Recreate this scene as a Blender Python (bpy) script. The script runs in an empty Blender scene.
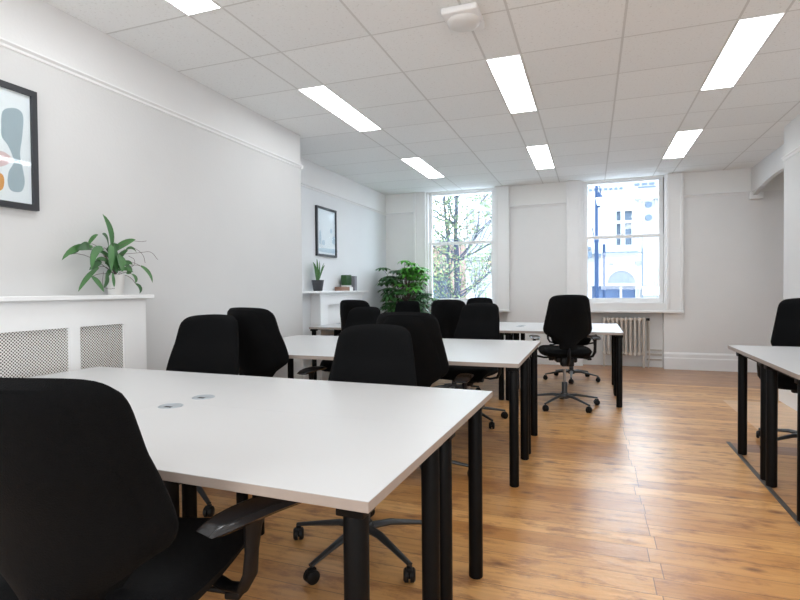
import bpy, bmesh, math, random
from mathutils import Vector, Matrix
PI = math.pi
R = math.radians
rnd = random.Random(7)
col = bpy.context.scene.collection
scene = bpy.context.scene

# ------------------------------------------------------------------ materials
def mat(name, color, rough=0.6, metal=0.0, emit=None, estr=0.0, sheen=0.0, coat=0.0, noise=None, bump=None, spec=None):
    m = bpy.data.materials.new(name); m.use_nodes = True
    nt = m.node_tree; b = nt.nodes['Principled BSDF']
    b.inputs['Base Color'].default_value = (*color, 1)
    b.inputs['Roughness'].default_value = rough
    b.inputs['Metallic'].default_value = metal
    if spec is not None: b.inputs['Specular IOR Level'].default_value = spec
    if sheen: b.inputs['Sheen Weight'].default_value = sheen
    if coat:
        b.inputs['Coat Weight'].default_value = coat; b.inputs['Coat Roughness'].default_value = 0.1
    if emit:
        b.inputs['Emission Color'].default_value = (*emit, 1); b.inputs['Emission Strength'].default_value = estr
    tc = nt.nodes.new('ShaderNodeTexCoord')
    if noise:                                        # (scale, amount): gentle surface mottling
        n = nt.nodes.new('ShaderNodeTexNoise'); n.inputs['Scale'].default_value = noise[0]; n.inputs['Detail'].default_value = 4
        nt.links.new(tc.outputs['Object'], n.inputs['Vector'])
        mx = nt.nodes.new('ShaderNodeMix'); mx.data_type = 'RGBA'
        mx.inputs['A'].default_value = (*[c * (1 - noise[1]) for c in color], 1)
        mx.inputs['B'].default_value = (*[min(1, c * (1 + noise[1])) for c in color], 1)
        nt.links.new(n.outputs['Fac'], mx.inputs['Factor']); nt.links.new(mx.outputs['Result'], b.inputs['Base Color'])
    if bump:                                         # (scale, strength)
        n = nt.nodes.new('ShaderNodeTexNoise'); n.inputs['Scale'].default_value = bump[0]; n.inputs['Detail'].default_value = 3
        nt.links.new(tc.outputs['Object'], n.inputs['Vector'])
        bp = nt.nodes.new('ShaderNodeBump'); bp.inputs['Strength'].default_value = bump[1]; bp.inputs['Distance'].default_value = 0.01
        nt.links.new(n.outputs['Fac'], bp.inputs['Height']); nt.links.new(bp.outputs['Normal'], b.inputs['Normal'])
    return m

class NT:
    def __init__(s, m): s.nt = m.node_tree
    def n(s, t, **kw):
        x = s.nt.nodes.new(t)
        for k, v in kw.items(): setattr(x, k, v)
        return x
    def l(s, a, b): s.nt.links.new(a, b)
    def math(s, op, a, b=None, clamp=False):
        x = s.nt.nodes.new('ShaderNodeMath'); x.operation = op; x.use_clamp = clamp
        for i, v in enumerate((a, b)):
            if v is None: continue
            if isinstance(v, (int, float)): x.inputs[i].default_value = v
            else: s.l(v, x.inputs[i])
        return x.outputs[0]
    def mix(s, f, a, b, mode='MIX'):
        x = s.nt.nodes.new('ShaderNodeMix'); x.data_type = 'RGBA'; x.blend_type = mode
        for k, v in (('Factor', f), ('A', a), ('B', b)):
            i = [q for q in x.inputs if q.name == k and (q.type == 'RGBA' or k == 'Factor')][0]
            if isinstance(v, (int, float)): i.default_value = v
            elif isinstance(v, tuple): i.default_value = (*v, 1)
            else: s.l(v, i)
        return [o for o in x.outputs if o.type == 'RGBA'][0]

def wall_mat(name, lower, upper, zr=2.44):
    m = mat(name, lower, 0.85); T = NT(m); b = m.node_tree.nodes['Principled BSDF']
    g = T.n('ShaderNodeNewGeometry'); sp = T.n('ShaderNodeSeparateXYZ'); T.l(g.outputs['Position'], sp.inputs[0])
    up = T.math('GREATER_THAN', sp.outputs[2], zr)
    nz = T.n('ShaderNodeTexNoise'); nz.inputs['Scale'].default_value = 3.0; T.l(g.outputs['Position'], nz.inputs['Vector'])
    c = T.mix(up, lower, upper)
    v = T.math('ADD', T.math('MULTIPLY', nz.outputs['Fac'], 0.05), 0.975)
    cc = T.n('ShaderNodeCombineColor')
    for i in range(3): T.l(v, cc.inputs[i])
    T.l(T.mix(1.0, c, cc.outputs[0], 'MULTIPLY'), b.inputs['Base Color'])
    n2 = T.n('ShaderNodeTexNoise'); n2.inputs['Scale'].default_value = 60; T.l(g.outputs['Position'], n2.inputs['Vector'])
    bp = T.n('ShaderNodeBump'); bp.inputs['Strength'].default_value = 0.06; bp.inputs['Distance'].default_value = 0.01
    T.l(n2.outputs['Fac'], bp.inputs['Height']); T.l(bp.outputs['Normal'], b.inputs['Normal'])
    return m

def floor_mat():
    m = mat('varnished_pine_boards', (0.5, 0.25, 0.1), 0.3); T = NT(m); b = m.node_tree.nodes['Principled BSDF']
    g = T.n('ShaderNodeNewGeometry'); pos = g.outputs['Position']
    sp = T.n('ShaderNodeSeparateXYZ'); T.l(pos, sp.inputs[0])
    X, Y = sp.outputs[0], sp.outputs[1]
    W = 0.128
    row = T.math('FLOOR', T.math('DIVIDE', Y, W)); fr = T.math('FRACT', T.math('DIVIDE', Y, W))
    # butt joints : each board row gets its own offset
    wn = T.n('ShaderNodeTexWhiteNoise', noise_dimensions='1D'); T.l(row, wn.inputs['W'])
    off = T.math('SUBTRACT', T.math('MULTIPLY', wn.outputs['Value'], 0.05), 0.27)
    bx = T.math('DIVIDE', T.math('ADD', X, off), 5.2); seg = T.math('FLOOR', bx); frx = T.math('FRACT', bx)
    gap = T.math('MAXIMUM', T.math('LESS_THAN', fr, 0.022), T.math('LESS_THAN', frx, 0.0008))
    # per-board tone
    w2 = T.n('ShaderNodeTexWhiteNoise', noise_dimensions='2D')
    cv = T.n('ShaderNodeCombineXYZ'); T.l(row, cv.inputs[0]); T.l(seg, cv.inputs[1]); T.l(cv.outputs[0], w2.inputs['Vector'])
    tone = w2.outputs['Value']
    base = T.mix(tone, (0.52, 0.235, 0.065), (0.78, 0.42, 0.15))
    # grain stretched along X
    mp = T.n('ShaderNodeCombineXYZ'); T.l(T.math('ADD', T.math('MULTIPLY', X, 1.2), T.math('MULTIPLY', row, 3.7)), mp.inputs[0]); T.l(T.math('MULTIPLY', Y, 26), mp.inputs[1])
    gr = T.n('ShaderNodeTexNoise'); gr.inputs['Scale'].default_value = 1.6; gr.inputs['Detail'].default_value = 5; T.l(mp.outputs[0], gr.inputs['Vector'])
    rp = T.n('ShaderNodeValToRGB'); rp.color_ramp.elements[0].position = 0.42; rp.color_ramp.elements[1].position = 0.68; T.l(gr.outputs['Fac'], rp.inputs[0])
    base = T.mix(T.math('MULTIPLY', rp.outputs[0], 0.42), base, (0.36, 0.15, 0.05))
    # broad wear
    wr = T.n('ShaderNodeTexNoise'); wr.inputs['Scale'].default_value = 1.4; wr.inputs['Detail'].default_value = 4; T.l(pos, wr.inputs['Vector'])
    r2 = T.n('ShaderNodeValToRGB'); r2.color_ramp.elements[0].position = 0.45; r2.color_ramp.elements[1].position = 0.75; T.l(wr.outputs['Fac'], r2.inputs[0])
    base = T.mix(T.math('MULTIPLY', r2.outputs[0], 0.4), base, (0.80, 0.50, 0.24))
    # scuffs and stains
    sv = T.n('ShaderNodeCombineXYZ'); T.l(T.math('MULTIPLY', X, 3.2), sv.inputs[0]); T.l(T.math('MULTIPLY', Y, 8.0), sv.inputs[1])
    sc = T.n('ShaderNodeTexNoise'); sc.inputs['Scale'].default_value = 1.5; sc.inputs['Detail'].default_value = 7; sc.inputs['Roughness'].default_value = 0.7; T.l(sv.outputs[0], sc.inputs['Vector'])
    r3 = T.n('ShaderNodeValToRGB'); r3.color_ramp.elements[0].position = 0.50; r3.color_ramp.elements[1].position = 0.66; T.l(sc.outputs['Fac'], r3.inputs[0])
    base = T.mix(T.math('MULTIPLY', r3.outputs[0], 0.78), base, (0.27, 0.10, 0.035))
    # knots
    vm = T.n('ShaderNodeCombineXYZ'); T.l(T.math('MULTIPLY', X, 3.4), vm.inputs[0]); T.l(T.math('MULTIPLY', Y, 7.8), vm.inputs[1])
    vo = T.n('ShaderNodeTexVoronoi'); vo.inputs['Scale'].default_value = 1.0; T.l(vm.outputs[0], vo.inputs['Vector'])
    kn = T.n('ShaderNodeValToRGB'); kn.color_ramp.elements[0].position = 0.05; kn.color_ramp.elements[0].color = (1, 1, 1, 1)
    kn.color_ramp.elements[1].position = 0.19; kn.color_ramp.elements[1].color = (0, 0, 0, 1); T.l(vo.outputs['Distance'], kn.inputs[0])
    base = T.mix(T.math('MULTIPLY', kn.outputs[0], 0.9), base, (0.20, 0.08, 0.035))
    # hearth infill boards, paler, and a reddish plank at their far end
    inx = T.math('GREATER_THAN', X, 0.97)
    p1 = T.math('MULTIPLY', inx, T.math('MULTIPLY', T.math('GREATER_THAN', Y, 3.0), T.math('LESS_THAN', Y, 4.29)))
    base = T.mix(T.math('MULTIPLY', p1, 0.35), base, (0.66, 0.36, 0.17))
    p2 = T.math('MULTIPLY', inx, T.math('MULTIPLY', T.math('GREATER_THAN', Y, 4.29), T.math('LESS_THAN', Y, 4.50)))
    base = T.mix(T.math('MULTIPLY', p2, 0.8), base, (0.25, 0.12, 0.085))
    p3 = T.math('MULTIPLY', T.math('GREATER_THAN', X, 1.265), T.math('MULTIPLY', T.math('GREATER_THAN', Y, 5.0), T.math('LESS_THAN', Y, 6.2)))
    base = T.mix(T.math('MULTIPLY', p3, 0.6), base, (0.80, 0.56, 0.36))
    # the strip along the window wall is darker and redder
    p4 = T.math('GREATER_THAN', Y, 7.0)
    base = T.mix(T.math('MULTIPLY', p4, 0.62), base, (0.26, 0.11, 0.06))
    base = T.mix(T.math('MULTIPLY', gap, 0.7), base, (0.09, 0.035, 0.015))
    T.l(base, b.inputs['Base Color'])
    b.inputs['Coat Weight'].default_value = 0.35; b.inputs['Coat Roughness'].default_value = 0.16
    T.l(T.math('ADD', T.math('MULTIPLY', gr.outputs['Fac'], 0.25), 0.24), b.inputs['Roughness'])
    h = T.math('ADD', T.math('MULTIPLY', gap, -1.0), T.math('ADD', T.math('MULTIPLY', wr.outputs['Fac'], 1.2), T.math('MULTIPLY', sc.outputs['Fac'], 1.6)))
    h = T.math('ADD', h, T.math('MULTIPLY', T.math('MULTIPLY', T.math('SUBTRACT', tone, 0.5), fr), 1.6))
    bp = T.n('ShaderNodeBump'); bp.inputs['Strength'].default_value = 0.5; bp.inputs['Distance'].default_value = 0.004
    T.l(h, bp.inputs['Height']); T.l(bp.outputs['Normal'], b.inputs['Normal']); T.l(bp.outputs['Normal'], b.inputs['Coat Normal'])
    return m

ROW0, PITCH = 3.69, 0.602
COLS = [-2.19, -1.955, -1.30, -0.69, -0.45, 0.19, 0.83, 1.07, 1.70]
def ceiling_mat():
    m = mat('mineral_ceiling_tiles', (0.7, 0.7, 0.68), 0.9); T = NT(m); b = m.node_tree.nodes['Principled BSDF']
    g = T.n('ShaderNodeNewGeometry'); pos = g.outputs['Position']
    sp = T.n('ShaderNodeSeparateXYZ'); T.l(pos, sp.inputs[0]); X, Y = sp.outputs[0], sp.outputs[1]
    ry = T.math('DIVIDE', T.math('SUBTRACT', Y, ROW0 - 0.006), PITCH)
    line = T.math('LESS_THAN', T.math('FRACT', ry), 0.02)
    ci = None
    for c in COLS:
        line = T.math('MAXIMUM', line, T.math('LESS_THAN', T.math('ABSOLUTE', T.math('SUBTRACT', X, c)), 0.0075))
        s = T.math('GREATER_THAN', X, c); ci = s if ci is None else T.math('ADD', ci, s)
    cv = T.n('ShaderNodeCombineXYZ'); T.l(T.math('FLOOR', ry), cv.inputs[0]); T.l(ci, cv.inputs[1])
    wn = T.n('ShaderNodeTexWhiteNoise', noise_dimensions='2D'); T.l(cv.outputs[0], wn.inputs['Vector'])
    base = T.mix(wn.outputs['Value'], (0.87, 0.885, 0.885), (0.915, 0.93, 0.93))
    nz = T.n('ShaderNodeTexNoise'); nz.inputs['Scale'].default_value = 70; nz.inputs['Detail'].default_value = 3; T.l(pos, nz.inputs['Vector'])
    r = T.n('ShaderNodeValToRGB'); r.color_ramp.elements[0].position = 0.60; r.color_ramp.elements[1].position = 0.72; T.l(nz.outputs['Fac'], r.inputs[0])
    base = T.mix(T.math('MULTIPLY', r.outputs[0], 0.35), base, (0.5, 0.48, 0.46))
    base = T.mix(T.math('MULTIPLY', line, 0.42), base, (0.42, 0.41, 0.39))
    T.l(base, b.inputs['Base Color'])
    bp = T.n('ShaderNodeBump'); bp.inputs['Strength'].default_value = 0.3; bp.inputs['Distance'].default_value = 0.004
    T.l(T.math('SUBTRACT', nz.outputs['Fac'], T.math('MULTIPLY', line, 1.5)), bp.inputs['Height']); T.l(bp.outputs['Normal'], b.inputs['Normal'])
    return m

def grille_mat():
    m = mat('perforated_screen', (0.8, 0.8, 0.78), 0.5); T = NT(m); b = m.node_tree.nodes['Principled BSDF']
    g = T.n('ShaderNodeNewGeometry'); sp = T.n('ShaderNodeSeparateXYZ'); T.l(g.outputs['Position'], sp.inputs[0])
    s = 0.0172
    a = T.math('DIVIDE', sp.outputs[1], s); c = T.math('DIVIDE', sp.outputs[2], s)
    def d(ofs):
        u = T.math('SUBTRACT', T.math('FRACT', T.math('ADD', a, ofs)), 0.5); v = T.math('SUBTRACT', T.math('FRACT', T.math('ADD', c, ofs)), 0.5)
        return T.math('ADD', T.math('MULTIPLY', u, u), T.math('MULTIPLY', v, v))
    hole = T.math('LESS_THAN', T.math('MINIMUM', d(0.0), d(0.5)), 0.068)
    T.l(T.mix(hole, (0.80, 0.80, 0.78), (0.09, 0.075, 0.07)), b.inputs['Base Color'])
    return m

def glass_mat(name, refl=0.12):
    m = bpy.data.materials.new(name); m.use_nodes = True; nt = m.node_tree; nt.nodes.clear()
    o = nt.nodes.new('ShaderNodeOutputMaterial'); t = nt.nodes.new('ShaderNodeBsdfTransparent'); g = nt.nodes.new('ShaderNodeBsdfGlossy')
    g.inputs['Roughness'].default_value = 0.02; mx = nt.nodes.new('ShaderNodeMixShader'); lw = nt.nodes.new('ShaderNodeLayerWeight'); lw.inputs['Blend'].default_value = 0.5
    pw = nt.nodes.new('ShaderNodeMath'); pw.operation = 'POWER'; pw.inputs[1].default_value = 5.0; nt.links.new(lw.outputs['Facing'], pw.inputs[0])
    f = nt.nodes.new('ShaderNodeMath'); f.operation = 'MULTIPLY_ADD'; f.inputs[1].default_value = 0.6; f.inputs[2].default_value = 0.03; nt.links.new(pw.outputs[0], f.inputs[0])
    t.inputs['Color'].default_value = (0.97, 0.99, 1, 1)
    nt.links.new(f.outputs[0], mx.inputs[0]); nt.links.new(t.outputs[0], mx.inputs[1]); nt.links.new(g.outputs[0], mx.inputs[2]); nt.links.new(mx.outputs[0], o.inputs[0])
    return m

M = dict(
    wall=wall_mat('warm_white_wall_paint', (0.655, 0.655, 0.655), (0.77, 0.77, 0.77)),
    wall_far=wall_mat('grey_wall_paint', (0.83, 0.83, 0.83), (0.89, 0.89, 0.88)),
    wall_recess=wall_mat('window_lit_wall_paint', (0.80, 0.825, 0.85), (0.88, 0.885, 0.89)),  # lighter and bluer: daylight from the window put into this wall's colour
    floor=floor_mat(), ceiling=ceiling_mat(), grille=grille_mat(), glass=glass_mat('clear_glass'),
    trim=mat('white_gloss_paint', (0.88, 0.885, 0.89), 0.35, noise=(5, 0.02)),
    laminate=mat('white_desk_laminate', (0.60, 0.60, 0.605), 0.32, noise=(4, 0.015)),
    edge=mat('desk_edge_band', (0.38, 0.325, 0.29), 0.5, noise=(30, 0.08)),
    black=mat('black_powder_coat', (0.003, 0.003, 0.0033), 0.5, spec=0.15, noise=(40, 0.2), bump=(200, 0.05)),
    fabric=mat('black_fabric', (0.003, 0.0032, 0.0038), 0.9, sheen=0.015, noise=(90, 0.3), bump=(350, 0.35), spec=0.12),
    plastic=mat('black_plastic', (0.006, 0.006, 0.007), 0.5, spec=0.3, noise=(60, 0.15), bump=(250, 0.06)),
    armpad=mat('smooth_black_arm_pad', (0.02, 0.02, 0.022), 0.22, noise=(30, 0.2)),
    darkmetal=mat('dark_grey_metal', (0.07, 0.075, 0.08), 0.32, 0.6, noise=(30, 0.1)),
    steel=mat('brushed_steel', (0.42, 0.42, 0.43), 0.3, 0.9, noise=(30, 0.1)),
    silver=mat('silver_plastic', (0.42, 0.46, 0.50), 0.35, 0.4, noise=(50, 0.05)),
    frame=mat('black_frame', (0.028, 0.030, 0.036), 0.4, noise=(40, 0.15)),
    paper=mat('art_paper', (0.86, 0.87, 0.87), 0.7, noise=(10, 0.01)),
    ink_grey=mat('blue_grey_ink', (0.38, 0.45, 0.48), 0.7, noise=(20, 0.06)),
    ink_pink=mat('pale_pink_ink', (0.72, 0.53, 0.52), 0.7, noise=(20, 0.04)),
    ink_orange=mat('orange_ink', (0.75, 0.34, 0.09), 0.7, noise=(20, 0.05)),
    ink_navy=mat('slate_blue_ink', (0.16, 0.21, 0.33), 0.7, noise=(20, 0.05)),
    ink_pale=mat('pale_blue_ink', (0.60, 0.68, 0.74), 0.7, noise=(20, 0.06)),
    pot_white=mat('white_ceramic', (0.74, 0.73, 0.72), 0.4, noise=(20, 0.03)),
    pot_dark=mat('charcoal_ceramic', (0.055, 0.058, 0.068), 0.6, noise=(20, 0.1)),
    soil=mat('potting_soil', (0.03, 0.02, 0.015), 0.95, noise=(60, 0.4), bump=(80, 0.8)),
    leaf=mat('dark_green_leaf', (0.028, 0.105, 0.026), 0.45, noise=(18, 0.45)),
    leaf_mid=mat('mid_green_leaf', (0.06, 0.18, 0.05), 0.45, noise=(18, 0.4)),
    leaf_lit=mat('lit_green_leaf', (0.08, 0.33, 0.035), 0.45, noise=(12, 0.35)),
    snake=mat('banded_snake_leaf', (0.055, 0.17, 0.04), 0.45, noise=(45, 0.6)),
    stem=mat('purple_brown_stem', (0.10, 0.06, 0.055), 0.6, noise=(40, 0.2)),
    cream=mat('cream_radiator_enamel', (0.66, 0.60, 0.54), 0.45, noise=(12, 0.04)),
    plaster=mat('old_plaster', (0.52, 0.47, 0.42), 0.85, noise=(9, 0.1)),
    brown=mat('brown_card', (0.30, 0.17, 0.12), 0.7, noise=(20, 0.15)),
    book=mat('grey_book_cloth', (0.25, 0.25, 0.28), 0.7, noise=(20, 0.1)),
    strip=mat('dark_metal_strip', (0.10, 0.09, 0.08), 0.5, 0.3, noise=(20, 0.2)),
    stone=mat('pale_portland_stone', (0.26, 0.265, 0.275), 0.85, noise=(2.5, 0.06)),
    stone_b=mat('grey_blue_stone', (0.065, 0.09, 0.125), 0.85, noise=(3, 0.12)),
    brick=mat('pink_brick', (0.24, 0.165, 0.145), 0.9, noise=(4, 0.15)),
    pane=mat('street_window_glass', (0.05, 0.075, 0.13), 0.6, spec=0.05, noise=(1.5, 0.3)),
    post=mat('glare_tinted_iron', (0.016, 0.032, 0.07), 0.7, spec=0.1, noise=(8, 0.15)),  # bluish outdoor glare put into the iron's colour
    asphalt=mat('street_asphalt', (0.10, 0.10, 0.105), 0.9, noise=(6, 0.15)),
    bark=mat('grey_bark', (0.05, 0.058, 0.085), 0.9, noise=(12, 0.3)),
    tleaf=mat('autumn_green_leaf', (0.15, 0.21, 0.10), 0.7, noise=(1.5, 0.45)),
    tleaf_b=mat('autumn_rust_leaf', (0.30, 0.20, 0.13), 0.7, noise=(1.5, 0.3)),
    lampglass=mat('frosted_lantern_glass', (0.75, 0.8, 0.85), 0.3, noise=(5, 0.03)),
    diffuser=mat('lit_panel_diffuser', (0.9, 0.9, 0.9), 0.5, emit=(0.94, 0.98, 1.0), estr=11.5, noise=(3, 0.01)),
)

# ------------------------------------------------------------------ mesh helpers
class MB:
    def __init__(s): s.bm = bmesh.new()
    def box(s, x0, x1, y0, y1, z0, z1, bevel=0, seg=2, mx=None):
        r = bmesh.ops.create_cube(s.bm, size=1.0); vs = r['verts']
        for v in vs: v.co = Vector(((x0 + x1) / 2 + v.co.x * (x1 - x0), (y0 + y1) / 2 + v.co.y * (y1 - y0), (z0 + z1) / 2 + v.co.z * (z1 - z0)))
        if bevel:
            es = list({e for v in vs for e in v.link_edges})
            rr = bmesh.ops.bevel(s.bm, geom=es, offset=bevel, segments=seg, affect='EDGES', profile=0.5)
            vs = list({v for f in rr['faces'] for v in f.verts} | {v for v in vs if v.is_valid})
        if mx is not None: bmesh.ops.transform(s.bm, matrix=mx, verts=vs)
        return s
    def lathe(s, prof, n=24, c=(0, 0, 0), mx=None, cap=True):
        rings = []
        for r, z in prof:
            rings.append([s.bm.verts.new((c[0] + r * math.cos(2 * PI * i / n), c[1] + r * math.sin(2 * PI * i / n), c[2] + z)) for i in range(n)])
        for a, b in zip(rings, rings[1:]):
            for i in range(n):
                s.bm.faces.new((a[i], a[(i + 1) % n], b[(i + 1) % n], b[i]))
        if cap:
            s.bm.faces.new(list(reversed(rings[0]))); s.bm.faces.new(rings[-1])
        if mx is not None: bmesh.ops.transform(s.bm, matrix=mx, verts=[v for r in rings for v in r])
        return s
    def tube(s, pts, rad, n=10):
        pts = [Vector(p) for p in pts]; rad = rad if isinstance(rad, (list, tuple)) else [rad] * len(pts)
        rings = []; up = None
        for i, p in enumerate(pts):
            t = (pts[min(i + 1, len(pts) - 1)] - pts[max(i - 1, 0)]).normalized()
            if up is None:
                up = Vector((0, 0, 1)) if abs(t.z) < 0.9 else Vector((1, 0, 0))
            a = t.cross(up).normalized(); bb = a.cross(t).normalized(); up = bb
            r = rad[i]
            rx, ry = r if isinstance(r, tuple) else (r, r)
            rings.append([s.bm.verts.new(p + a * rx * math.cos(2 * PI * k / n) + bb * ry * math.sin(2 * PI * k / n)) for k in range(n)])
        for a, b in zip(rings, rings[1:]):
            for i in range(n): s.bm.faces.new((a[i], a[(i + 1) % n], b[(i + 1) % n], b[i]))
        s.bm.faces.new(list(reversed(rings[0]))); s.bm.faces.new(rings[-1])
        return s
    def grid_slab(s, fr, bk, nu, nv):
        """two surfaces fr(u,v), bk(u,v) sharing their rim"""
        F = [[s.bm.verts.new(fr(i / nu * 2 - 1, j / nv)) for i in range(nu + 1)] for j in range(nv + 1)]
        B = [[F[j][i] if (i in (0, nu) or j in (0, nv)) else s.bm.verts.new(bk(i / nu * 2 - 1, j / nv)) for i in range(nu + 1)] for j in range(nv + 1)]
        for j in range(nv):
            for i in range(nu):
                s.bm.faces.new((F[j][i], F[j][i + 1], F[j + 1][i + 1], F[j + 1][i]))
                s.bm.faces.new((B[j + 1][i], B[j + 1][i + 1], B[j][i + 1], B[j][i]))
        return s
    def prism(s, outline, axis, a0, a1):
        """extrude a 2D outline along an axis ('x','y','z')"""
        def P(p, a): return {'x': (a, p[0], p[1]), 'y': (p[0], a, p[1]), 'z': (p[0], p[1], a)}[axis]
        A = [s.bm.verts.new(P(p, a0)) for p in outline]; B = [s.bm.verts.new(P(p, a1)) for p in outline]
        n = len(outline)
        for i in range(n): s.bm.faces.new((A[i], A[(i + 1) % n], B[(i + 1) % n], B[i]))
        s.bm.faces.new(list(reversed(A))); s.bm.faces.new(B)
        return s
    def blade(s, pts, w, nrm, fold=0.25):
        """leaf blade along pts, max width w, nrm = side direction"""
        pts = [Vector(p) for p in pts]; n = len(pts); prev = None
        for i, p in enumerate(pts):
            t = i / (n - 1); hw = w / 2 * (math.sin(PI * min(1, t * 0.86 + 0.12)) ** 0.8 if t < 1 else 0.02)
            tg = (pts[min(i + 1, n - 1)] - pts[max(i - 1, 0)]).normalized()
            sd = Vector(nrm) - tg * tg.dot(Vector(nrm)); sd.normalize(); up = sd.cross(tg)
            row = [s.bm.verts.new(p - sd * hw + up * hw * fold), s.bm.verts.new(p), s.bm.verts.new(p + sd * hw + up * hw * fold)]
            if prev:
                for k in (0, 1): s.bm.faces.new((prev[k], prev[k + 1], row[k + 1], row[k]))
            prev = row
        return s
    def build(s, name, m, parent=None, smooth=True, loc=None, ang=40):
        bmesh.ops.recalc_face_normals(s.bm, faces=s.bm.faces)
        me = bpy.data.meshes.new(name); s.bm.to_mesh(me); s.bm.free()
        if smooth:
            for p in me.polygons: p.use_smooth = True
            me.set_sharp_from_angle(angle=R(ang))
        ms = m if isinstance(m, list) else [m]
        for x in ms: me.materials.append(x)
        o = bpy.data.objects.new(name, me); col.objects.link(o)
        if parent: o.parent = parent
        if loc: o.location = loc
        return o

def tag(o, label, cat, group=None):
    o['label'] = label; o['category'] = cat
    if group: o['group'] = group
    return o
def thing(name, label, cat, loc=(0, 0, 0), rz=0, group=None):
    o = bpy.data.objects.new(name, None); o.empty_display_size = 0.1; col.objects.link(o)
    o.location = loc; o.rotation_euler = (0, 0, rz)
    return tag(o, label, cat, group)
def struct(o):
    o['kind'] = 'structure'; return o
def dup(root, loc, rz, label, group):
    r = root.copy(); col.objects.link(r); r.location = loc; r.rotation_euler = (0, 0, rz); tag(r, label, root['category'], group)
    for ch in list(root.children):
        c = ch.copy(); col.objects.link(c); c.parent = r
        for g in list(ch.children):
            d = g.copy(); col.objects.link(d); d.parent = c
    return r

# ------------------------------------------------------------------ room shell
CZ = 2.76; XL = -2.82; XF = -3.27; XR = 1.82; YB = 8.34; YN = -2.6
struct(MB().box(XF - .3, 3.3, YN - .2, YB + .36, -0.12, 0).build('floor', M['floor'], smooth=False))
struct(MB().box(XF - .3, 3.3, YN - .2, YB + .36, CZ, CZ + .12).build('ceiling', M['ceiling'], smooth=False))
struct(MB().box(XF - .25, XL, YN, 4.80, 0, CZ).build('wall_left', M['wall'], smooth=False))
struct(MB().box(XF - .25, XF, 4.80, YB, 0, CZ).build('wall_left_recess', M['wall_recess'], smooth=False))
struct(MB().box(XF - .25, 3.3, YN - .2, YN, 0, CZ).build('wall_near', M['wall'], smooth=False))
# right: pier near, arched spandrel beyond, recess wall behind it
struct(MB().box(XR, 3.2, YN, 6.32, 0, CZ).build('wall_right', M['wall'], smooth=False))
ol = [(6.32, CZ), (YB, CZ), (YB, 2.36)]
for i in range(0, 15):
    t = i / 14; ol.append((8.20 - t * 1.88, 2.39 + 0.10 * math.sin(t * PI) ** 0.8 if t < 0.5 else 2.39 + 0.10 * math.sin(t * PI) ** 0.8))
struct(MB().prism(ol, 'x', 2.03, 2.08).build('wall_right_arch', M['wall'], smooth=False))
struct(MB().box(2.9, 3.2, 6.32, YB, 0, CZ).build('wall_right_recess', M['wall_far'], smooth=False))
# window wall with two openings, panelled recesses beneath them
WIN = [(-1.98, 1), (0.43, 2)]
HW = 0.57                                     # half opening
w = MB()
edges = [XF - .25, WIN[0][0] - .62, -1.25, -0.12, 0.97, 3.2]
w.box(edges[0], -2.60, YB, YB + .35, 0, CZ)
w.box(-1.25, -1.0, YB + .025, YB + .35, 0, CZ); w.box(-1.0, -0.12, YB, YB + .35, 0, CZ)
w.box(0.97, 3.2, YB, YB + .35, 0, CZ)
for cx, a, b in ((WIN[0][0], -2.60, -1.25), (WIN[1][0], -0.12, 0.97)):
    w.box(a, b, YB + .14, YB + .35, 0, .80)
    w.box(a, b, YB + .04, YB + .35, .80, .94)
    if cx - HW > a: w.box(a, cx - HW, YB + .04, YB + .35, .94, CZ)
    if b > cx + HW: w.box(cx + HW, b, YB + .04, YB + .35, .94, CZ)
    w.box(max(a, cx - HW), min(b, cx + HW), YB + .04, YB + .35, 2.735, CZ)
struct(w.build('wall_far', M['wall_far'], smooth=False))

for cx, k in WIN:
    fr = MB()
    oL, oR = cx - .78, cx + .78
    for s in (-1, 1):                          # shutter-box casings and reveals
        xa, xb = sorted((cx + s * HW, cx + s * .78))
        fr.box(xa, xb, YB - .045, YB + .0, .80, CZ - .001)
        q = sorted((cx + s * (HW + .0), cx + s * (HW + .035))); fr.box(q[0], q[1], YB - .062, YB - .0451, .82, CZ - .001, .004)
        q = sorted((cx + s * .745, cx + s * .78)); fr.box(q[0], q[1], YB - .062, YB - .0451, .82, CZ - .001, .004)
        q = sorted((cx + s * (HW - .03), cx + s * HW)); fr.box(q[0], q[1], YB - .03, YB + .20, .94, 2.735)
    fr.box(cx - HW, cx + HW, YB - .045, YB + .22, .80, .94)
    fr.box(oL - .01, oR + .01, YB - .075, YB - .0451, .80, .835, .005)
    f = struct(fr.build('window_%d' % k, M['trim'], smooth=False))
    for z0, z1, y in ((.94, 1.93, YB + .02), (1.89, 2.735, YB + .065)):
        s = MB(); a, b = cx - HW + .03, cx + HW - .03
        st = .06 if cx > 0 else .05
        s.box(a, a + st, y, y + .04, z0, z1, .003); s.box(b - st, b, y, y + .04, z0, z1, .003)
        s.box(a + st, b - st, y, y + .04, z0, z0 + (.07 if z0 < 1 else .045), .003); s.box(a + st, b - st, y, y + .04, z1 - (.045 if z0 < 1 else .03), z1, .003)
        so = s.build('sash', M['trim'], f, smooth=False)
        MB().box(a + st - .005, b - st + .005, y + .016, y + .022, z0 + .03, z1 - .03).build('pane', M['glass'], so, smooth=False)
    if cx > 0:
        MB().box(cx - .02, cx + .02, YB - .003, YB + .02, 1.932, 1.955, .003).build('sash_catch', M['steel'], f)

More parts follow.
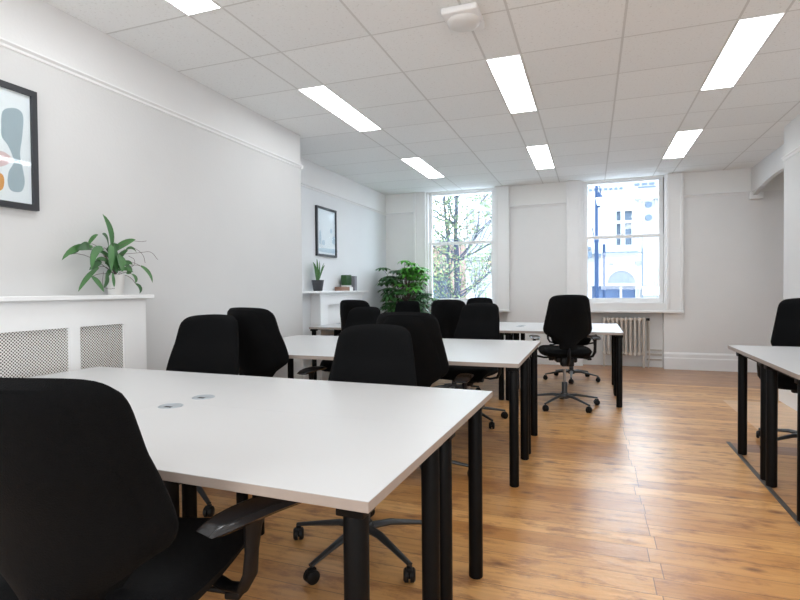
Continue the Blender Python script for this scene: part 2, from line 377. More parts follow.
# picture rails and skirting
def rail(n, ax, a, b, face, d):                # ax: running axis; face: wall plane; d: +1/-1 into room
    ol = [(0, 2.415), (.008, 2.42), (.012, 2.432), (.026, 2.442), (.027, 2.45), (.016, 2.455), (0, 2.457)]
    pts = [(face + d * o, z) for o, z in ol]
    m = MB(); m.prism(pts, 'y' if ax == 'y' else 'x', a, b)
    return struct(m.build('trim_%d' % n, M['trim'], smooth=False))
rail(1, 'y', YN, 4.80, XL, 1); rail(2, 'y', 4.80, YB, XF, 1)
rail(3, 'x', XF, -2.76, YB, -1); rail(4, 'x', -1.20, -0.35, YB, -1); rail(5, 'x', 1.21, 2.03, YB, -1)
rail(6, 'y', YN, 6.32, XR, -1)
ret = MB(); ret.prism([(4.80 + o, z) for o, z in [(0, 2.415), (.012, 2.432), (.027, 2.45), (0, 2.457)]], 'x', XF, XL + .027)
struct(ret.build('trim_7', M['trim'], smooth=False))
struct(MB().box(2.0, 2.15, YB - .10, YB, 2.33, 2.42, .012).build('trim_8', M['trim'], smooth=False))
def skirt(name, ax, a, b, face, d):
    ol = [(0, 0), (.028, 0), (.028, .155), (.02, .17), (.02, .215), (.008, .235), (0, .24)]
    m = MB(); m.prism([(face + d * o, z) for o, z in ol], 'y' if ax == 'y' else 'x', a, b)
    return struct(m.build(name, M['trim'], smooth=False))
skirt('baseboard_left', 'y', YN, 4.80, XL, 1); skirt('baseboard_left_recess', 'y', 4.80, YB, XF, 1)
skirt('baseboard_far_1', 'x', XF, -2.6, YB, -1); skirt('baseboard_far_2', 'x', -1.25, -.12, YB, -1); skirt('baseboard_far_3', 'x', .97, 2.9, YB, -1)
skirt('baseboard_right', 'y', YN, 6.35, XR, -1); skirt('baseboard_near', 'x', XL, XR, YN, 1)
# metal threshold strip round the hearth infill
struct(MB().box(.945, .972, 2.95, 4.52, 0, .004, .001).build('trim_9', M['strip'], smooth=False))

# hot-water pipe run in the recess under the right window, with plaster panel mouldings
pr = MB()
pr.box(.76, .96, YB + .125, YB + .14, .17, .20); pr.box(.76, .96, YB + .125, YB + .14, .10, .12)
pr.box(.76, .785, YB + .12, YB + .14, .24, .70); pr.box(.785, .96, YB + .12, YB + .14, .24, .26)
struct(pr.build('trim_10', M['plaster'], smooth=False))

# ------------------------------------------------------------------ radiator under right window
rad = thing('radiator', 'cream cast iron column radiator under the right-hand window', 'radiator', (0, 0, 0))
body = MB(); n = 10; x0, x1 = .175, .71
for i in range(n):
    x = x0 + (x1 - x0) * i / (n - 1)
    for yy in (YB - .015, YB + .06):
        body.tube([(x, yy, .19), (x, yy, .70)], .0155, 10)
    body.box(x - .021, x + .021, YB - .03, YB + .075, .665, .725, .012); body.box(x - .021, x + .021, YB - .03, YB + .075, .175, .225, .012)
body.tube([(x0 - .02, YB + .02, .70), (x1 + .02, YB + .02, .70)], .02, 12); body.tube([(x0 - .02, YB + .02, .20), (x1 + .02, YB + .02, .20)], .02, 12)
body.build('columns', M['cream'], rad)
for x in (x0, x1):
    MB().box(x - .014, x + .014, YB - .005, YB + .05, 0, .18, .006).build('foot', M['cream'], rad)
MB().lathe([(.0, 0), (.018, 0), (.02, .01), (.02, .045), (.014, .05), (0, .05)], 14, (0, 0, 0), Matrix.Translation((x1 + .03, YB + .02, .70)) @ Matrix.Rotation(R(90), 4, 'Y'), cap=False).build('valve', M['plastic'], rad)
MB().tube([(x1 + .07, YB + .02, .69), (x1 + .075, YB + .02, .6), (x1 + .075, YB + .02, .17), (x1 + .06, YB + .02, .0)], .009, 8).build('pipe', M['cream'], rad)

# ------------------------------------------------------------------ ceiling light panels
lp = None; names = {(-2.19, 0): 'partly seen lit ceiling panel at the top left corner above the framed abstract print', (-2.19, 1): 'long lit ceiling panel nearest the left wall, near one', (-2.19, 2): 'small lit ceiling panel nearest the left wall, above the left window', (-.69, 1): 'lit ceiling panel in the middle row just beyond the emergency light fitting', (-.69, 2): 'small lit ceiling panel in the middle row, the farther one', (.83, 1): 'large lit ceiling panel at the upper right of the room', (.83, 2): 'lit ceiling panel in front of the right window'}
for cx in (-2.19, -.69, .83):
    for r, y in enumerate((ROW0 - 2 * 1.204, ROW0, ROW0 + 2 * 1.204)):
        lb = names.get((cx, r), 'lit ceiling panel overhead outside the picture')
        if (cx, r) not in names and lp is None: continue
        if lp is None:
            lp = thing('ceiling_light', lb, 'ceiling light', (cx, y, CZ), 0, 'recessed ceiling panels')
            f = MB(); L, Wd = 1.204, .237
            f.box(0, Wd, 0, .008, -.006, 0); f.box(0, Wd, L - .008, L, -.006, 0); f.box(0, .008, .008, L - .008, -.006, 0); f.box(Wd - .008, Wd, .008, L - .008, -.006, 0)
            f.build('frame', M['trim'], lp, smooth=False)
            MB().box(.008, Wd - .008, .008, L - .008, -.004, 0).build('diffuser', M['diffuser'], lp, smooth=False)
        elif (cx, r) in names: dup(lp, (cx, y, CZ), 0, lb, 'recessed ceiling panels')
        else: dup(lp, (cx, y, CZ), 0, lb, 'recessed ceiling panels')

# emergency light fitting
em = thing('emergency_light', 'white square emergency light fitting on the ceiling tiles', 'ceiling fitting', (-.70, 3.06, CZ), 0)
MB().box(-.105, .105, -.13, .13, -.038, 0, .012, 3).build('housing', M['trim'], em)
e = MB(); e.lathe([(.098, -.038), (.092, -.052), (.072, -.063), (0.001, -.066)], 28); e.build('lens', M['pot_white'], em)

# ------------------------------------------------------------------ desks
DW = 1.14
def make_desk(d, label, loc, group, ly, xi=.036):
    t = thing('bench_desk', label, 'desk', loc, 0, group)
    m = MB(); m.box(.0004, DW - .0004, .0004, d - .0004, .7295, .7305, 0)
    m.build('laminate_surface', M['laminate'], t, smooth=False)
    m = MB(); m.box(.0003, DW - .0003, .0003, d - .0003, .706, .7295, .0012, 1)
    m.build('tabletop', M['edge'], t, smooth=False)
    for x in (xi, DW - xi):
        for y in ly:
            l = MB(); l.lathe([(.024, 0), (.028, .004), (.028, .675), (.026, .68)], 24, (x, y, 0))
            l.box(x - .033, x + .033, y - .033, y + .033, .68, .706, .003)
            l.build('leg', M['black'], t)
    b = MB(); b.box(.06, DW - .06, d / 2 - .02, d / 2 + .02, .684, .7055, .002)
    for x in (xi, DW - xi): b.box(x - .012, x + .012, ly[0], ly[1], .688, .7055, .002)
    b.build('frame_rail', M['black'], t, smooth=False)
    return t
def grommet(t, x, y):
    g = MB(); g.lathe([(.0445, .7300), (.0445, .7322), (.041, .7335), (.039, .7325), (.036, .7322), (.001, .7322)], 28, (x, y, 0))
    go = g.build('cable_grommet', M['silver'], t)
    MB().box(x - .008, x + .022, y - .026, y - .012, .7319, .7331, .0005).build('cable_slot', M['plastic'], go, smooth=False)
blocks = [('near', -2.719, .974, .618, .618, 2, 'white desks of the nearest table'),
          ('middle', -2.672, 3.06, .66, .74, 2, 'white desks of the middle table'),
          ('window', -3.13, 5.47, .68, .68, 3, 'white desks of the table by the windows'),
          ('right', .945, 3.06, .60, .82, 1, 'white desks at the right edge')]
LEGY = {'near': ((.055, .565), (.05, .49)), 'middle': ((.06, .58), (.05, .54)), 'window': ((.055, .63), (.05, .63)), 'right': ((.035, .53), (.04, .56))}
lab = {('near', 0, 0): 'white desk behind the big foreground chair, front left of the nearest table',
       ('near', 1, 0): 'white desk with the big corner closest to the camera, front right of the nearest table',
       ('near', 0, 1): 'white desk beside the perforated radiator cover, back left of the nearest table',
       ('near', 1, 1): 'white desk at the back right of the nearest table',
       ('middle', 0, 0): 'white desk at the front left of the middle table, mostly behind chairs',
       ('middle', 1, 0): 'white desk at the front right corner of the middle table',
       ('middle', 0, 1): 'white desk at the back left of the middle table',
       ('middle', 1, 1): 'white desk at the back right of the middle table',
       ('window', 0, 0): 'white desk in front of the mantel shelf, front left of the table by the windows',
       ('window', 1, 0): 'white desk in the front middle of the table by the windows, behind chairs',
       ('window', 2, 0): 'white desk with the free-standing black leg on bare floor near the radiator',
       ('window', 0, 1): 'white desk near the bushy plant, back left of the table by the windows',
       ('window', 1, 1): 'white desk in the back middle of the table by the windows',
       ('window', 2, 1): 'white desk in front of the radiator, back right of the table by the windows',
       ('right', 0, 0): 'white desk cut off by the right edge of the photo, nearer one',
       ('right', 0, 1): 'white desk tucked by the chair at the right edge, farther one'}
for nm, bx0, by0, d0, d1, nx, grp in blocks:
    DW = 1.147 if nm == 'near' else 1.14
    for i in range(nx):
        for j in (0, 1):
            d = (d0, d1)[j]; t = make_desk(d, lab[(nm, i, j)], (bx0 + i * DW, by0 + (0, d0)[j], 0), grp, LEGY[nm][j], {'near': (.056, .046)}.get(nm, (.036, .036))[j])
            if nm == 'near':                    # the nearest table stands very slightly askew
                pv = Vector((-.425, .974, 0)); t.location = Matrix.Rotation(R(-1.6), 3, 'Z') @ (Vector(t.location) - pv) + pv; t.rotation_euler.z = R(-1.6)
            if nm != 'right': grommet(t, .07 if nm == 'near' else .09, d - .062 if j == 0 else .11)

# ------------------------------------------------------------------ office chairs
def pl(x, pts):
    for (a, b), (c, d) in zip(pts, pts[1:]):
        if x <= c:
            t = (x - a) / (c - a); return b + (d - b) * t
    return pts[-1][1]
def back_surf(side, th, inset, wpts, z0, z1, curve=.075, off=0.0, lean=.10):
    def f(u, v):
        u = math.sin(u * PI / 2)
        hw = pl(v, wpts) - inset
        # rounded top and bottom corners: pull rim inwards
        zz = z0 + (z1 - z0) * v
        crown = .012 * (1 - u * u)
        z = zz + crown * max(0, (v - .6) / .4) - (.026 * abs(u) ** 9) * max(0, (v - .85) / .15) ** 1.5
        x = u * hw
        edge = max(0.0, 1 - abs(u) ** 5) ** .5 * max(0.0, 1 - abs(2 * v - 1) ** 9) ** .5
        lumbar = .03 * math.sin(PI * min(1, v * 1.5)) if v < .67 else 0.03 * math.sin(PI * min(1, v * 1.5))
        y = -.245 + off + curve * u * u * 1.0 + max(0, lumbar) * .8 - lean * (v ** 1.3) + side * th / 2 * edge
        return Vector((x, y, z))
    return f
WP = [(0, .100), (.08, .125), (.20, .208), (.25, .222), (.31, .227), (.95, .180), (1.0, .174)]
def make_chair(label, group):
    t = thing('office_chair', label, 'office chair', (0, 0, 0), 0, group)
    # seat
    def sf(side):
        def f(u, v):
            hw = .235 + .012 * math.sin(PI * v)
            e = max(0, 1 - abs(u) ** 6) ** .5 * max(0, 1 - abs(2 * v - 1) ** 8) ** .5
            k = 1 - .10 * abs(2 * v - 1) ** 6
            y = -.22 + .47 * v * 1.0; y = y + (-.03 if v < .5 else .03) * (-(abs(u) ** 6)) * 1.0 * (1 if v > .5 else -1) * (1 if v > .5 else -1)
            drop = -.05 * max(0, (v - .78) / .22) ** 2
            return Vector((u * hw * k, y, .478 + drop + side * (.045 if side > 0 else .035) * e + .015 * u * u * (side > 0)))
        return f
    MB().grid_slab(sf(1), sf(-1), 22, 22).build('seat', M['fabric'], t)
    br = MB().grid_slab(back_surf(1, .07, 0, WP, .53, .985), back_surf(-1, .07, 0, WP, .53, .985), 26, 26).build('backrest', M['fabric'], t)
    sh = MB(); WS = [(0, .075), (.12, .085), (.24, .165), (.30, .190), (.36, .196), (.95, .146), (1.0, .138)]
    sh.grid_slab(back_surf(1, .03, 0, WS, .48, .962, off=-.030, curve=.07), back_surf(-1, .03, 0, WS, .48, .962, off=-.030, curve=.07), 22, 24)
    sh.build('shell', M['fabric'], br)
    sp = MB(); sp.tube([(0, -.245, .56), (0, -.252, .52), (0, -.262, .46), (0, -.22, .415), (0, -.10, .41)], [(.03, .012), (.04, .014), (.045, .016), (.045, .016), (.04, .014)], 12)
    sp.build('back_support', M['plastic'], t)
    me = MB(); me.box(-.10, .10, -.13, .13, .385, .440, .015, 3); me.box(-.06, .06, -.19, -.10, .355, .44, .015, 3); me.lathe([(.035, .345), (.042, .36), (.05, .39)], 18)
    mo = me.build('mechanism', M['plastic'], t)
    lv = MB(); lv.tube([(.10, .03, .415), (.18, .035, .41), (.245, .05, .40)], [.006, .006, .010], 8); lv.box(.225, .265, .025, .075, .39, .41, .006, 2)
    lv.build('lever', M['plastic'], mo)
    kb = MB(); kb.lathe([(.0, 0), (.02, 0), (.024, .008), (.024, .04), (.018, .048), (0, .048)], 16, mx=Matrix.Translation((-.10, .02, .41)) @ Matrix.Rotation(R(-90), 4, 'Y'), cap=False)
    kb.build('knob', M['plastic'], mo)
    g = MB(); g.lathe([(.027, .10), (.027, .235), (.024, .24)], 18); gl = g.build('gas_lift', M['darkmetal'], t)
    g = MB(); g.lathe([(.0145, .235), (.0145, .365)], 16); g.build('piston', M['steel'], gl)
    for s in (-1, 1):
        a = MB()
        a.tube([(s * .08, -.01, .425), (s * .20, -.01, .420), (s * .265, -.008, .435), (s * .287, -.003, .475), (s * .290, 0, .53), (s * .289, .005, .585), (s * .286, .01, .612)],
               [(.020, .008), (.020, .009), (.020, .012), (.022, .013), (.020, .013), (.026, .016), (.040, .024)], 14)
        ao = a.build('armrest', M['plastic'], t)
        p = MB()
        def pf(side, s=s):
            def f(u, v):
                e = max(0, 1 - abs(u) ** 4) ** .5 * max(0, 1 - abs(2 * v - 1) ** 6) ** .5
                hw = .050 * (1 - .38 * abs(2 * v - 1) ** 3)
                return Vector((s * .284 + u * hw, -.12 + .30 * v, .622 - .012 * (2 * v - 1) ** 2 + side * .013 * e))
            return f
        p.grid_slab(pf(1), pf(-1), 12, 18); p.build('arm_pad', M['armpad'], ao)
    b = MB(); b.lathe([(.030, .075), (.042, .08), (.046, .11), (.036, .128), (.029, .13)], 20)
    for k in range(5):
        an = 2 * PI * k / 5 + PI / 2 + .25; c, s_ = math.cos(an), math.sin(an)
        b.tube([(c * .03, s_ * .03, .105), (c * .12, s_ * .12, .108), (c * .22, s_ * .22, .092), (c * .335, s_ * .335, .072)], [(.024, .016), (.020, .014), (.015, .011), (.012, .008)], 10)
    bo = b.build('base', M['darkmetal'], t)
    for k in range(5):
        an = 2 * PI * k / 5 + PI / 2 + .25; cx, cy = math.cos(an) * .330, math.sin(an) * .330
        w_ = MB(); T = Matrix.Translation((cx, cy, .0285)) @ Matrix.Rotation(an + .9 * (k + 1), 4, 'Z')
        w_.lathe([(.001, -.024), (.020, -.024), (.028, -.018), (.028, -.004), (.015, -.003), (.015, .003), (.028, .004), (.028, .018), (.020, .024), (.001, .024)], 18, mx=T @ Matrix.Rotation(R(90), 4, 'Y'))
        w_.box(-.012, .012, -.018, .018, .005, .033, .005, 2, mx=T); w_.lathe([(.006, .02), (.006, .058)], 10, mx=Matrix.Translation((cx, cy, 0)))
        w_.build('caster', M['plastic'], bo)
    return t
G1 = 'black office chairs around the desks'
CH = [  # x, y, rot(deg), back dz, seat dz, label
    (-1.055, .97, 12, .014, .02, 'black office chair seen large from behind in the left foreground, armrest showing'),
    (-2.13, 2.37, 194, .02, 0, 'black office chair standing leftmost beyond the nearest table, backrest facing the camera'),
    (-2.08, 3.16, -2, .06, 0, 'black office chair seen from behind at the front left of the middle table'),
    (-.955, 2.14, 191, -.01, 0, 'black office chair with trapezoid backrest just beyond the middle of the nearest table'),
    (-1.015, 3.12, 4, .04, 0, 'black office chair seen from behind at the middle table, just beyond the trapezoid-backed chair'),
    (-2.18, 4.60, 172, -.005, -.02, 'black office chair facing across the middle table on its far side, left'),
    (-2.44, 5.56, -4, .06, .03, 'black office chair in front of the mantelpiece, near side of the window table'),
    (-2.52, 7.02, 180, .0, .03, 'black office chair showing only its top in front of the bushy plant'),
    (-1.40, 5.56, 2, .06, .03, 'black office chair below the left window, half hidden by the chair in front'),
    (-1.02, 4.57, 168, .035, -.035, 'black office chair beyond the middle table, seat and armrest visible below the desk'),
    (-1.47, 7.06, 180, .045, .03, 'black office chair showing only its top under the left window, farthest right there'),
    (-.25, 5.42, 12, .105, .06, 'black office chair standing in open view seen from behind, at the table by the windows'),
    (-.24, 7.02, 180, .05, .04, 'black office chair mostly hidden behind the openly standing one, beyond the window table'),
    (1.44, 4.47, 163, .075, .03, 'black office chair cut off by the right edge of the photo'),
]
proto = None
for i, (x, y, r, bz, sz, lb) in enumerate(CH):
    if proto is None:
        proto = make_chair(lb, G1); proto.location = (x, y, 0); proto.rotation_euler = (0, 0, R(r)); c = proto
    else: c = dup(proto, (x, y, 0), R(r), lb, G1)
for i, c in enumerate([o for o in col.objects if o.name.startswith('office_chair')]):
    bz, sz = CH[i][3], CH[i][4]
    for q in c.children:                         # castor bases point each their own way
        if q.name.startswith('base'): q.rotation_euler.z = R({3: 31, 11: -19, 12: -13, 13: 11}.get(i, (i * 29) % 72))
    if i == 0:                                   # its right armrest is swivelled outwards
        ar = [q for q in c.children if q.name.startswith('armrest')][1]; pv = Vector((.289, .01, 0))
        ar.rotation_euler.z = R(-30); ar.location = pv - Matrix.Rotation(R(-30), 3, 'Z') @ pv + Vector((.025, 0, -.03))
    for ch in c.children:
        k = ch.name.split('.')[0]
        if k == 'backrest': ch.location.z = bz
        if k in ('seat', 'armrest', 'mechanism', 'back_support'): ch.location.z = sz

# ------------------------------------------------------------------ radiator cover on the left wall
rc = thing('radiator_cover', 'white radiator cover with perforated screens along the left wall', 'radiator cover')
XC = -2.72
m = MB(); ys = [(-.40, .42), (.50, .94), (1.02, 1.40), (1.02, 1.02)]
pan = [(.30, .83), (.90, 1.44), (1.51, 2.118), (2.184, 2.483)]
ze0, ze1 = .30, .965
last = .10
for a, b in pan + [(2.655, None)]:
    m.box(XC - .018, XC, last, a, .0, 1.118)
    last = b
for a, b in pan:
    m.box(XC - .018, XC, a, b, ze1, 1.118); m.box(XC - .018, XC, a, b, 0, ze0)
m.box(XL + .03, XC - .018, 2.637, 2.655, 0, 1.118); m.box(XL + .03, XC - .018, .10, .118, 0, 1.118)
m.build('body', M['trim'], rc, smooth=False)
for a, b in pan:
    MB().box(XC - .017, XC - .012, a, b, ze0, ze1).build('screen', M['grille'], rc, smooth=False)
MB().box(XL, XC + .03, .06, 2.70, 1.118, 1.143, .004).build('shelf', M['trim'], rc, smooth=False)

# ------------------------------------------------------------------ mantel in the recess
mt = thing('mantelpiece', 'white mantelpiece with a plain panel in the left recess', 'mantelpiece')
m = MB(); xf = XF + .14
m.box(XF, xf, 5.76, 5.95, 0, 1.128); m.box(XF, xf, 6.86, 7.02, 0, 1.128); m.box(XF, xf, 5.95, 6.86, .98, 1.128); m.box(XF + .03, xf + .012, 5.73, 7.05, 1.09, 1.128, .006)
m.build('surround', M['trim'], mt, smooth=False)
MB().box(XF + .028, XF + .09, 5.95, 6.86, 0, .98).build('panel', M['wall_far'], mt, smooth=False)
MB().box(XF, xf + .05, 5.05, 7.14, 1.128, 1.153, .004).build('shelf', M['trim'], mt, smooth=False)

# ------------------------------------------------------------------ pictures
def picture(name, label, X, y0, y1, z0, z1, fw):
    t = thing(name, label, 'picture')
    f = MB()
    for a, b, c, d in ((y0, y1, z0, z0 + fw), (y0, y1, z1 - fw, z1), (y0, y0 + fw, z0 + fw, z1 - fw), (y1 - fw, y1, z0 + fw, z1 - fw)):
        f.box(X, X + .028, a, b, c, d)
    f.build('frame', M['frame'], t, smooth=False)
    p = MB().box(X + .001, X + .012, y0 + fw, y1 - fw, z0 + fw, z1 - fw).build('print', M['paper'], t, smooth=False)
    MB().box(X + .020, X + .023, y0 + fw, y1 - fw, z0 + fw, z1 - fw).build('glazing', M['glass'], t, smooth=False)
    return t, p
def blob(p, X, pts, m, nm='painted_shape'):
    # smooth closed outline through pts (Catmull-Rom)
    n = len(pts); out = []
    for i in range(n):
        a, b, c, d = [Vector(pts[(i + k) % n]) for k in (-1, 0, 1, 2)]
        for j in range(6):
            t = j / 6
            out.append(tuple(.5 * ((2 * b) + (-a + c) * t + (2 * a - 5 * b + 4 * c - d) * t * t + (-a + 3 * b - 3 * c + d) * t ** 3)))
    MB().prism(out, 'x', X + .012, X + .0135).build(nm, m, p, smooth=False)
_, p = picture('framed_print', 'large black framed abstract print of soft blobs on the left wall', XL, 1.46, 2.018, 1.60, 2.235, .030)
yz = lambda u, v: (2.020 - (150 - u) * .00132, 1.16 + (292.5 - (70 + v / 4)) * (.00501 + .0003 * u / 148))
blob(p, XL, [yz(20, 160), yz(45, 145), yz(80, 150), yz(98, 180), (yz(92, 260)), yz(82, 330), yz(92, 390), yz(98, 440), yz(85, 478), yz(50, 478), yz(34, 450), yz(38, 400), yz(58, 360), yz(40, 300), yz(16, 260), yz(14, 210)], M['ink_grey'])
blob(p, XL, [yz(-130, 310), yz(-60, 325), yz(10, 318), yz(48, 345), yz(30, 372), yz(-20, 385), yz(-90, 378), yz(-140, 350)], M['ink_pink'])
blob(p, XL, [yz(-60, 410), yz(-20, 405), yz(12, 410), yz(20, 440), yz(8, 475), yz(-40, 478), yz(-70, 450)], M['ink_orange'])
blob(p, XL, [yz(-80, 130), yz(-30, 120), yz(3, 130), yz(3, 165), yz(-30, 185), yz(-85, 170)], M['ink_navy'])
_, p = picture('framed_poster', 'small dark framed pale picture above the mantelpiece', XF, 5.90, 6.45, 1.60, 2.235, .028)
for pts in ([(6.30, 1.98), (6.34, 1.96), (6.33, 1.92), (6.28, 1.93)], [(6.36, 1.88), (6.43, 1.86), (6.42, 1.78), (6.34, 1.80)], [(6.06, 1.80), (6.12, 1.81), (6.12, 1.75), (6.05, 1.76)], [(5.99, 1.92), (6.03, 1.90), (6.02, 1.76), (5.98, 1.78)], [(6.0, 1.70), (6.45, 1.71), (6.44, 1.66), (6.0, 1.66)]):
    blob(p, XF, pts, M['ink_pale'])

# ------------------------------------------------------------------ potted plants
def pot(t, r0, r1, h, m, wall=.006):
    MB().lathe([(.001, 0), (r0, 0), (r0 + .003, .004), (r1, h), (r1 - wall, h), (r1 - wall - .002, h - .02), (.001, h - .02)], 28, cap=False).build('pot', m, t)
    MB().lathe([(.001, h - .019), (r1 - wall - .001, h - .019), (r1 - wall - .001, h - .014), (.001, h - .010)], 20, cap=False).build('soil', M['soil'], t)

# trailing plant on the radiator cover; local y runs along the wall
PX, PY, PZ = -2.755, 2.46, 1.143
tp = thing('trailing_plant', 'leafy green plant in a white pot on the radiator cover', 'potted plant', (PX, PY, PZ))
pot(tp, .040, .052, .125, M['pot_white'])
def L(u, v): return ((50 + u / 6.667 - 118.5) * .00705, (293.5 - (200 + v / 6.667)) * .0061)
def quad(a, b, c, n=9):
    out = []
    for i in range(n):
        t = i / (n - 1); out.append(Vector(a) * (1 - t) ** 2 + Vector(b) * 2 * t * (1 - t) + Vector(c) * t * t)
    return out
lv = [  # base, mid, tip (u,v zoom px), width px, x at base, x at tip, shade, leaf count stem?
    ((430, 300), (420, 190), (360, 95), 70, .0, .02, 1), ((410, 305), (370, 230), (322, 230), 48, .0, .06, 0), ((435, 335), (490, 260), (560, 242), 50, .0, .05, 1),
    ((270, 318), (130, 310), (60, 415), 44, .05, .09, 1), ((270, 330), (210, 300), (140, 352), 66, .04, .10, 0), ((325, 322), (215, 330), (205, 468), 58, .06, .12, 1),
    ((385, 300), (330, 340), (328, 475), 62, .06, .12, 1), ((320, 405), (270, 420), (222, 466), 46, .05, .08, 0), ((310, 445), (200, 510), (155, 600), 38, .04, .08, 1),
    ((352, 480), (345, 530), (308, 578), 38, .05, .08, 0), ((385, 480), (370, 530), (378, 572), 34, .06, .08, 1), ((262, 505), (270, 540), (304, 604), 54, .05, .09, 1),
    ((595, 425), (640, 460), (655, 542), 48, .05, .08, 1), ((512, 485), (535, 510), (522, 545), 42, .07, .08, 1), ((528, 550), (560, 575), (545, 615), 44, .08, .09, 0),
    ((420, 280), (400, 370), (425, 475), 82, .02, .05, 0), ((455, 350), (440, 410), (455, 470), 70, .03, .06, 1), ((495, 410), (520, 450), (480, 482), 66, .03, .06, 0),
    ((508, 318), (530, 280), (566, 332), 26, .03, .05, 0), ((262, 300), (270, 250), (314, 234), 30, .03, .04, 1), ((400, 330), (440, 300), (455, 285), 60, .0, .03, 0),
    ((385, 420), (400, 440), (430, 478), 60, .04, .05, 0), ((470, 360), (480, 390), (500, 430), 44, .02, .04, 1), ((150, 370), (165, 350), (190, 345), 26, .03, .05, 0),
    ((430, 440), (380, 330), (300, 345), 40, .01, .04, 0), ((440, 440), (470, 330), (520, 320), 42, .0, .03, 0), ((425, 450), (400, 350), (440, 270), 46, .0, .02, 1),
    ((410, 470), (360, 400), (345, 420), 40, .02, .05, 0), ((460, 440), (510, 380), (535, 420), 40, .02, .05, 0), ((450, 460), (480, 430), (530, 470), 36, .03, .06, 1),
    ((415, 430), (330, 370), (270, 400), 36, .02, .07, 1), ((400, 460), (350, 470), (330, 530), 36, .03, .07, 0),
]
for (a, b, c, wd, xa, xb, sh) in lv:
    ya, za = L(*a); yb, zb = L(*b); yc, zc = L(*c)
    pts = quad((xa, ya, za), ((xa + xb) / 2 + .01, yb, zb), (xb, yc, zc), 9)
    tg = (pts[-1] - pts[0]).normalized(); sd = tg.cross(Vector((1, .15, .35))).normalized()
    m = MB(); m.blade(pts, wd * .00078, sd, .3)
    lo = m.build('leaf', M['leaf_mid'] if sh else M['leaf'], tp)
    s0 = Vector((.0, .0, .115)); q = quad(s0, (xa * .7, ya * .6, max(za, .115) + .03), pts[0], 7)
    if (pts[0] - s0).length > .02: MB().tube(q, .0016, 5).build('stem', M['stem'], lo)
rn = MB()
for path in ([(470, 350), (600, 330), (680, 312), (722, 372)], [(450, 300), (540, 250), (600, 255), (635, 245)], [(540, 290), (600, 320), (625, 360), (622, 400)], [(470, 420), (545, 440), (560, 380), (500, 360)], [(470, 425), (540, 398), (580, 415), (600, 430)], [(350, 470), (330, 560), (360, 585), (400, 580)]):
    for _ in range(2):                           # soften the bends
        path = [path[0]] + [tuple(a * w1 + b * (1 - w1) for a, b in zip(p, q)) for p, q in zip(path, path[1:]) for w1 in (.75, .25)] + [path[-1]]
    pp = [L(*q) for q in path]; rn.tube([(.03 + .03 * i / len(pp), y, z) for i, (y, z) in enumerate(pp)], .0014, 5)
rn.build('runner', M['stem'], tp)

# snake plant on mantel
sp_ = thing('snake_plant', 'upright snake plant in a charcoal pot on the mantelpiece', 'potted plant', (-3.175, 5.78, 1.153))
pot(sp_, .052, .076, .135, M['pot_dark'])
for (dy, lean, h, wd) in ((-.02, -.075, .28, .042), (.0, -.035, .33, .045), (.015, .02, .25, .04), (.02, .055, .31, .045), (.03, .10, .28, .03), (.035, .13, .25, .02), (-.01, -.01, .22, .04)):
    m = MB(); m.blade(quad((rnd.uniform(-.02, .02), dy, .115), (.0, dy + lean * .35, .115 + h * .58), (rnd.uniform(-.02, .03), dy + lean, .115 + h * .86), 9), wd * 1.35, (rnd.uniform(-.3, .3), 1, 0), .25)
    m.build('leaf', M['snake'], sp_)
# little shelf things
y0 = 6.44
tag(MB().box(-3.24, -3.14, 6.36, 6.62, 1.153, 1.205, .003).build('wooden_block', M['brown'], smooth=False), 'flat brown box lying on the mantelpiece', 'box')
cp = thing('moss_planter', 'small square planter of green moss standing on the brown box', 'planter', (-3.19, 6.61, 1.205))
tag(MB().box(-3.24, -3.14, 6.624, 6.73, 1.153, 1.204, .003).build('white_cube', M['trim'], smooth=False), 'small white cube beside the brown box on the mantelpiece', 'cube')
MB().box(-.045, .045, -.075, .085, 0, .022, .003).build('tray', M['pot_white'], cp, smooth=False)
mo = MB()
mo.box(-.044, .044, -.073, .083, .022, .165, .012, 3)
for k in range(160):
    p = Vector((.046, rnd.uniform(-.07, .08), rnd.uniform(.03, .165))); mo.blade([p, p + Vector((.006, 0, .004)), p + Vector((.010, rnd.uniform(-.006, .006), .010))], .008, (0, 1, 0))
mo.build('moss', M['leaf'], cp)
bk = thing('book', 'grey hardback book standing upright at the right end of the mantelpiece things', 'book', (-3.19, 6.78, 1.153))
b = MB(); b.box(-.07, .07, -.035, -.031, 0, .205); b.box(-.07, .07, .031, .035, 0, .205); b.box(.066, .070, -.031, .031, 0, .205); b.build('cover', M['book'], bk, smooth=False)
MB().box(-.065, .0655, -.0305, .0305, .004, .20).build('pages', M['paper'], bk, smooth=False)

# big bushy plant in the corner
bp_ = thing('bushy_plant', 'tall bushy plant with fingered bright green leaves in the far left corner', 'potted plant', (-2.76, 7.84, 0))
pot(bp_, .15, .19, .36, M['pot_dark'], .012)
st = MB(); fol = {0: MB(), 1: MB(), 2: MB()}
rr = random.Random(11)
tips = []
for k in range(150):
    a = rr.uniform(0, 2 * PI); zz = rr.uniform(.62, 1.50); f = math.sqrt(rr.random())
    rmx = .43 * math.sin(PI * min(1, max(.12, (zz - .45) / 1.25))) ** .6
    x = math.cos(a) * f * rmx * .95 + .03; y = math.sin(a) * f * rmx * .85
    x = max(x, -.33)
    y = min(.30, max(y, -.22))
    tips.append((x, y, zz))
tips += [(-.33, -.1, 1.50), (-.33, -.05, 1.32), (.50, -.1, 1.02), (.18, -.2, 1.56), (.05, -.15, 1.60), (.33, -.2, 1.46), (.40, -.2, 1.36), (.1, -.2, 1.48), (.25, -.25, 1.5)]
